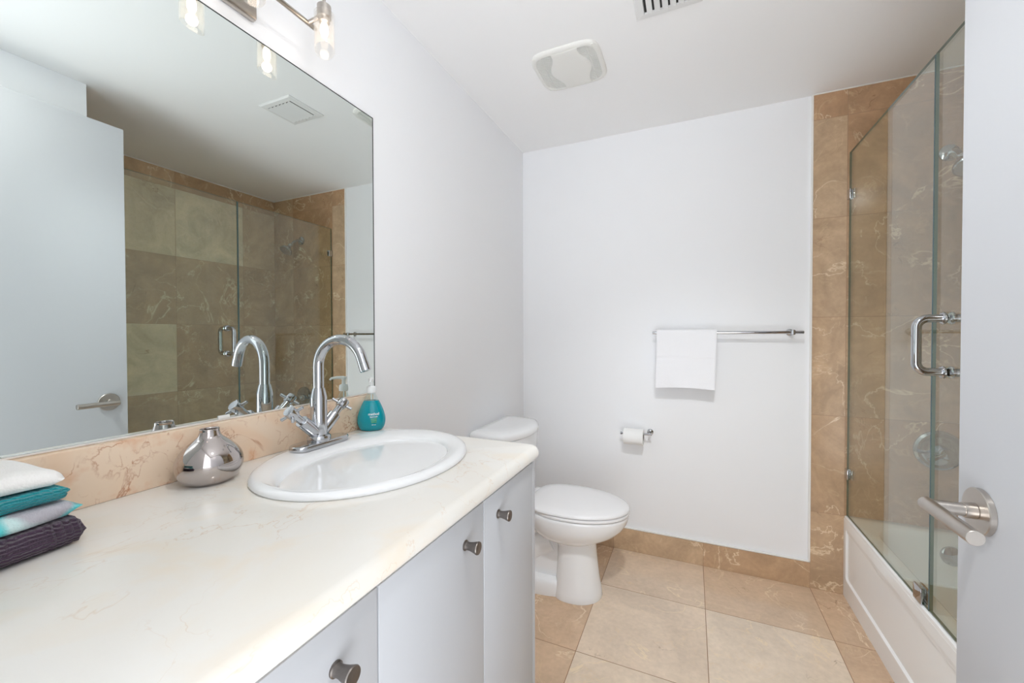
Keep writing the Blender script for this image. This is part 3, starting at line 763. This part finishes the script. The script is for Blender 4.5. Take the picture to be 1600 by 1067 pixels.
lp = [egg(-.70, -.262, .168, .4101, bk=3.2), egg(-.70, -.262, .168, .4135, bk=3.2), egg(-.70, -.254, .176, .4138, bk=3.2), egg(-.702, -.2495, .180, .4160, bk=3.2), egg(-.702, -.2490, .1805, .421, bk=3.2), egg(-.70, -.2525, .178, .4265, bk=3.2), egg(-.694, -.262, .170, .4300, bk=3.2), egg(-.66, -.32, .13, .4335, bk=3), egg(-.60, -.40, .07, .4345)]
loft(bm, lp)
obj('seat_lid', bm, MT['seat'], tl_, angle=45)
for s in (-1, 1):
    bm = bmesh.new(); bx(bm, (-.725, TY+s*.075-.018, .396), (-.695, TY+s*.075+.018, .424), .005); obj('hinge', bm, MT['seat'], tl_)
bm = bmesh.new()
def tank(xf, hw, z, xb=-.938, bow=.035, n=16, rc=.03):
    pts = [Vector((xb, TY-hw+.01, z)), Vector((xb+.01, TY-hw, z))]
    for k in range(n+1):
        t = -1+2*k/n; a = abs(t)
        x = xf-bow*(t*t) - (max(0, a-.86)/.14)**2*rc
        pts.append(Vector((x, TY+hw*math.copysign(min(1, a*1.0), t), z)))
    pts += [Vector((xb+.01, TY+hw, z)), Vector((xb, TY+hw-.01, z))]
    return pts
loft(bm, [tank(-.755, .155, .391, bow=.02), tank(-.75, .17, .40, bow=.02), tank(-.735, .185, .46, bow=.03), tank(-.722, .200, .62, bow=.035), tank(-.716, .206, .712, bow=.04)])
obj('tank', bm, MT['porc'], tl_, angle=45)
bm = bmesh.new()
loft(bm, [tank(-.706, .214, .714, bow=.07, rc=.04, xb=-.944), tank(-.700, .219, .719, bow=.075, rc=.045, xb=-.944), tank(-.699, .220, .735, bow=.075, rc=.045, xb=-.944), tank(-.704, .216, .744, bow=.075, rc=.045, xb=-.942), tank(-.716, .206, .7505, bow=.075, rc=.045, xb=-.938), tank(-.75, .18, .7545, bow=.075, rc=.04, xb=-.93), tank(-.79, .14, .756, bow=.06, rc=.03, xb=-.90)])
obj('tank_lid', bm, MT['porc'], tl_, angle=50)

# ------------------------------------------------------------------ towel rail and towel
tr_ = thing('towel_rail', (.14, YB, 1.209), 'chrome towel rail on the white back wall', 'towel rail')
yr, zr = YB-.070, 1.209
bm = bmesh.new(); cyl(bm, (-.188, yr, zr), (.473, yr, zr), .0075, 24, bev=.001); obj('rail', bm, MT['chrome'], tr_)
for x in (-.145, .430):
    bm = bmesh.new(); lathe(bm, (x, YB-.0003, zr), (0, -1, 0), [(.0165, 0), (.016, .006), (.013, .009), (.0075, .011), (.0072, .071)], 28); lathe(bm, (x, yr, zr-.0115), (0, 0, 1), [(.0085, 0), (.0105, .002), (.0105, .021), (.0085, .023)], 24)
    obj('bracket', bm, MT['chrome'], tr_)
def drape():
    """hand towel folded lengthwise and hung over the rail"""
    bm = bmesh.new(); x0, x1 = -.166, .114; nx = 60; th = .0085; ri = .0088
    prof = []
    zf, zbk = .926, .945
    mid = ri+th/2
    for k in range(41): prof.append((-mid-.012*(1-k/40)**1.5, zf+(zr-zf)*k/40))       # front, going up
    for k in range(1, 16): a = PI*k/16; prof.append((-mid*math.cos(a), zr+mid*math.sin(a)))
    for k in range(31): prof.append((mid+.004*(k/30), zr-(zr-zbk)*k/30))
    P = [Vector(p) for p in prof]; out, inn = [], []
    for i, p in enumerate(P):
        d = (P[min(i+1, len(P)-1)]-P[max(i-1, 0)]).normalized(); nn = Vector((-d.y, d.x))
        t = th/2
        zz = p.y
        if p.x < 0:
            if abs(zz-1.083) < .0035: t *= .4
            elif 1.045 < zz < 1.083: t *= .80
            elif abs(zz-1.043) < .003: t *= .5
            elif zz < zf+.008: t *= 1.05
        out.append((p+nn*t)); inn.append((p-nn*t))
    ring0 = out+inn[::-1]
    rings = []
    for j in range(nx+1):
        u = j/nx; x = x0+(x1-x0)*u; e_ = min(u, 1-u); pin = 1-max(0, (.02-e_)/.02)**2*.5
        ring = []
        for k, q in enumerate(ring0):
            i = k if k < len(out) else 2*len(out)-1-k
            c = P[i]; y_, z_ = c.x+(q.x-c.x)*pin, c.y+(q.y-c.y)*pin
            front = c.x < 0
            hang = max(0, (zr-c.y)/(zr-zf))
            w = (.0022*math.sin(u*9+c.y*22)+.0014*math.sin(u*21+2))*hang
            zz = z_ + (.007*math.sin(PI*u)*hang**2 - .002 if front and hang > 0 else 0)
            xx = x + (-.006*hang*(1-u) - .008*hang*u if front else -.008*hang*(1-u)-.004*hang*u)
            ring.append(Vector((xx, yr+y_+w*(1 if front else .3), zz)))
        rings.append(ring)
    loft(bm, rings)
    return bm
tw = obj('hand_towel', drape(), MT['towel'], None, origin=(-.026, yr, zr), angle=60)
tagk(tw, 'white terry hand towel hanging folded over the chrome rail', 'towel')

# ------------------------------------------------------------------ toilet paper
zp = .664; yp = YB-.062
ph_ = thing('paper_holder', (-.204, YB, zp), 'small chrome toilet paper holder arm on the back wall', 'toilet paper holder')
bm = bmesh.new(); lathe(bm, (-.204, YB-.0003, zp+.006), (0, -1, 0), [(.0165, 0), (.016, .006), (.012, .009), (.006, .011), (.006, .064)], 28); obj('wall_mount', bm, MT['chrome'], ph_)
bm = bmesh.new(); cyl(bm, (-.190, yp, zp+.006), (-.350, yp, zp+.0), .0055, 20, bev=.001); lathe(bm, (-.346, yp, zp), (-1, 0, 0), [(.0055, 0), (.0085, .001), (.0085, .006), (.006, .008)], 20); obj('arm', bm, MT['chrome'], ph_)
bm = bmesh.new(); rc_ = (yp, zp-.0135)
def ringp(x, r, n=48): return [Vector((x, rc_[0]+r*math.cos(2*PI*k/n), rc_[1]+r*math.sin(2*PI*k/n))) for k in range(n)]
xa, xb_ = -.335, -.233
rgs = [ringp(xa+.001, .0205), ringp(xa, .022), ringp(xa, .041), ringp(xa+.001, .0425), ringp(xb_-.001, .0425), ringp(xb_, .041), ringp(xb_, .022), ringp(xb_-.001, .0205), ringp(xa+.001, .0205)]
loft(bm, rgs, False, False)
rl = thing('toilet_paper_roll', (-.284, yp, zp-.014), 'white toilet paper roll on the chrome holder', 'toilet paper')
obj('paper', bm, MT['paper'], rl, angle=40)
bm = bmesh.new(); loft(bm, [ringp(xa+.0005, .0204), ringp(xb_-.0005, .0204), ringp(xb_-.0005, .0195), ringp(xa+.0005, .0195), ringp(xa+.0005, .0204)], False, False); obj('core', bm, MT['card'], rl, angle=40)

# ------------------------------------------------------------------ ceiling fittings
fn_ = thing('exhaust_fan', (-.467, 1.655, ZC), 'cream square bathroom exhaust fan cover with two curved grilles on the ceiling', 'exhaust fan')
fcx, fcy = -.467, 1.655
def sq(hx, hy, z, e=5, n=72): return sell(fcx, fcy, hx, hy, z, n, e)
bm = bmesh.new()
loft(bm, [sq(.139, .131, ZC-.0003), sq(.140, .132, ZC-.005), sq(.138, .130, ZC-.009), sq(.130, .122, ZC-.013), sq(.123, .115, ZC-.0135), sq(.121, .113, ZC-.011), sq(.121, .113, ZC-.004)], True, False)
obj('frame', bm, MT['fan'], fn_, angle=50)
bm = bmesh.new()
def cov(z, g=0, n=24):
    pts = []
    for k in range(n+1):
        y = -1+2*k/n; w = .052+.032*math.cos(PI/2*y*1.15)**2 - g + .012*max(0, y)**2
        pts.append(Vector((fcx+.006+w, fcy+y*(.114-g), z)))
    for k in range(n+1):
        y = 1-2*k/n; w = .052+.032*math.cos(PI/2*y*1.15)**2 - g
        pts.append(Vector((fcx+.006-w, fcy+y*(.114-g), z)))
    return pts
loft(bm, [cov(ZC-.004), cov(ZC-.0135), cov(ZC-.016, .004), cov(ZC-.0175, .015)])
obj('centre_cover', bm, MT['fan'], fn_, angle=50)
bm = bmesh.new()
for k in range(30):
    y = fcy-.110+.220*k/29
    bx(bm, (fcx-.1205, y-.0010, ZC-.0125), (fcx+.1205, y+.0010, ZC-.005))
for x in (-.093, .093): bx(bm, (fcx+x-.0012, fcy-.111, ZC-.0128), (fcx+x+.0012, fcy+.111, ZC-.005))
obj('grille', bm, MT['fan'], fn_, smooth=False)
bm = bmesh.new(); bx(bm, (fcx-.119, fcy-.111, ZC-.0045), (fcx+.119, fcy+.111, ZC-.0005)); obj('recess', bm, MT['grey'], fn_, smooth=False)
vt = thing('air_vent', (-.077, 1.41, ZC), 'white rectangular ceiling air vent with angled slats', 'air vent')
vx0, vx1, vy0, vy1 = -.182, .030, 1.315, 1.512
bm = bmesh.new()
def rc4(a, b, c, d, z): return [Vector((a, c, z)), Vector((b, c, z)), Vector((b, d, z)), Vector((a, d, z))]
loft(bm, [rc4(vx0, vx1, vy0, vy1, ZC-.0003), rc4(vx0, vx1, vy0, vy1, ZC-.003), rc4(vx0+.006, vx1-.006, vy0+.006, vy1-.006, ZC-.007), rc4(vx0+.028, vx1-.028, vy0+.028, vy1-.028, ZC-.009), rc4(vx0+.029, vx1-.029, vy0+.029, vy1-.029, ZC-.004)], True, False)
cyl(bm, (-.076, vy1-.017, ZC-.007), (-.076, vy1-.017, ZC-.0098), .0025, 12)
obj('frame', bm, MT['ventw'], vt, smooth=False)
bm = bmesh.new(); bx(bm, (vx0+.03, vy0+.03, ZC-.004), (vx1-.03, vy1-.03, ZC-.0006)); obj('recess', bm, MT['grey'], vt, smooth=False)
bm = bmesh.new()
for k in range(6):
    x = vx0+.047+.0250*k
    bx(bm, (x-.010, vy0+.030, -.0006+ZC-.010), (x+.010, vy1-.030, ZC-.010+.0006), rot=Matrix.Rotation(math.radians(22), 4, 'Y'))
obj('louver', bm, MT['ventw'], vt, smooth=False)
# recessed downlight just inside the door
dx, dy = .06, .40
dl = thing('downlight', (dx, dy, ZC), 'small round recessed ceiling downlight near the doorway', 'ceiling light')
bm = bmesh.new()
def cr(r, z, n=40): return [Vector((dx+r*math.cos(2*PI*k/n), dy+r*math.sin(2*PI*k/n), z)) for k in range(n)]
loft(bm, [cr(.085, ZC-.0003), cr(.085, ZC-.004), cr(.068, ZC-.006), cr(.066, ZC-.003), cr(.066, ZC-.0005)], False, False)
obj('trim_ring', bm, MT['fan'], dl)
bm = bmesh.new(); loft(bm, [cr(.064, ZC-.002), cr(.064, ZC-.0006)]); obj('lens', bm, MT['lens'], dl, smooth=False)
ld = bpy.data.lights.new('downlight_lamp', 'AREA'); ld.shape = 'DISK'; ld.size = .12; ld.energy = DOWN; ld.color = (1.0, .97, .93)
lo = bpy.data.objects.new('downlight_lamp', ld); COL.objects.link(lo); lo.parent = dl; lo.location = (0, 0, -.008)

sl = bpy.data.lights.new('fill_spot', 'SPOT'); sl.energy = SPOT; sl.color = (.94, .97, 1.0); sl.spot_size = math.radians(66); sl.spot_blend = 1.0; sl.shadow_soft_size = .05  # added fill light, aimed down the room at the low back end
so = bpy.data.objects.new('fill_spot', sl); COL.objects.link(so); so.parent = dl; so.location = (0, 0, -.03)
so.rotation_euler = (Vector((.12, 2.2, .0)) - Vector((dx, dy, ZC))).to_track_quat('-Z', 'Y').to_euler()
# ------------------------------------------------------------------ vanity light bar
vl = thing('vanity_light', (XW, .57, 1.98), 'brushed nickel light bar with three clear glass shades above the mirror', 'wall light')
BX, BZ = -.880, 1.981
bm = bmesh.new(); cyl(bm, (BX, .37, BZ), (BX, .757, BZ), .0058, 20, bev=.001); obj('bar', bm, MT['nickel'], vl)
bm = bmesh.new(); bx(bm, (XW+.0002, .50, BZ-.045), (XW+.018, .64, BZ+.055), .006); cyl(bm, (XW+.018, .57, BZ), (BX, .57, BZ), .008, 20)
obj('wall_plate', bm, MT['nickel'], vl)
for yl in (.745, .565, .385):
    c = Vector((-.838, yl, 0))
    bm = bmesh.new(); tube(bm, [(BX, yl-.012, BZ), (BX+.018, yl-.004, BZ+.010), (c.x, yl, BZ+.022)], .0055, 14)
    cyl(bm, (c.x, yl, 1.986), (c.x, yl, 2.020), .0165, 28, bev=.003); cyl(bm, (c.x, yl, 2.019), (c.x, yl, 2.040), .004, 14, bev=.001)
    cyl(bm, (c.x, yl, 1.978), (c.x, yl, 1.987), .013, 24)
    sk_ = obj('socket', bm, MT['nickel'], vl)
    # clear shade, cut at a slant at the bottom
    bm = bmesh.new(); n = 40
    def sring(r, z, sl=0): return [Vector((c.x+r*math.cos(2*PI*k/n), yl+r*math.sin(2*PI*k/n), z+sl*math.cos(2*PI*k/n+.6))) for k in range(n)]
    ro, ri2 = .0235, .0205
    loft(bm, [sring(.0166, 2.002), sring(ro, 1.998), sring(ro, 1.96), sring(ro, 1.915, .008), sring(ro-.0005, 1.909, .009), sring(ri2, 1.909, .009), sring(ri2, 1.915, .008), sring(ri2, 1.96), sring(ri2, 1.995), sring(.0166, 1.998), sring(.0166, 2.002)], False, False)
    s_ = obj('glass_shade', bm, MT['shade'], vl, angle=50)
    bm = bmesh.new(); lathe(bm, (c.x, yl, 1.978), (0, 0, -1), [(.004, 0), (.007, .004), (.0095, .014), (.0095, .026), (.006, .036), (.001, .039)], 20)
    obj('bulb', bm, MT['bulb'], vl)
    lt_ = bpy.data.lights.new('bulb_lamp', 'POINT'); lt_.energy = BULB; lt_.color = (1.0, .80, .64); lt_.shadow_soft_size = .012
    lo = bpy.data.objects.new('bulb_lamp', lt_); COL.objects.link(lo); lo.parent = vl
    lo.location = Vector((c.x, yl, 1.925)) - Vector((XW, .57, 1.98))
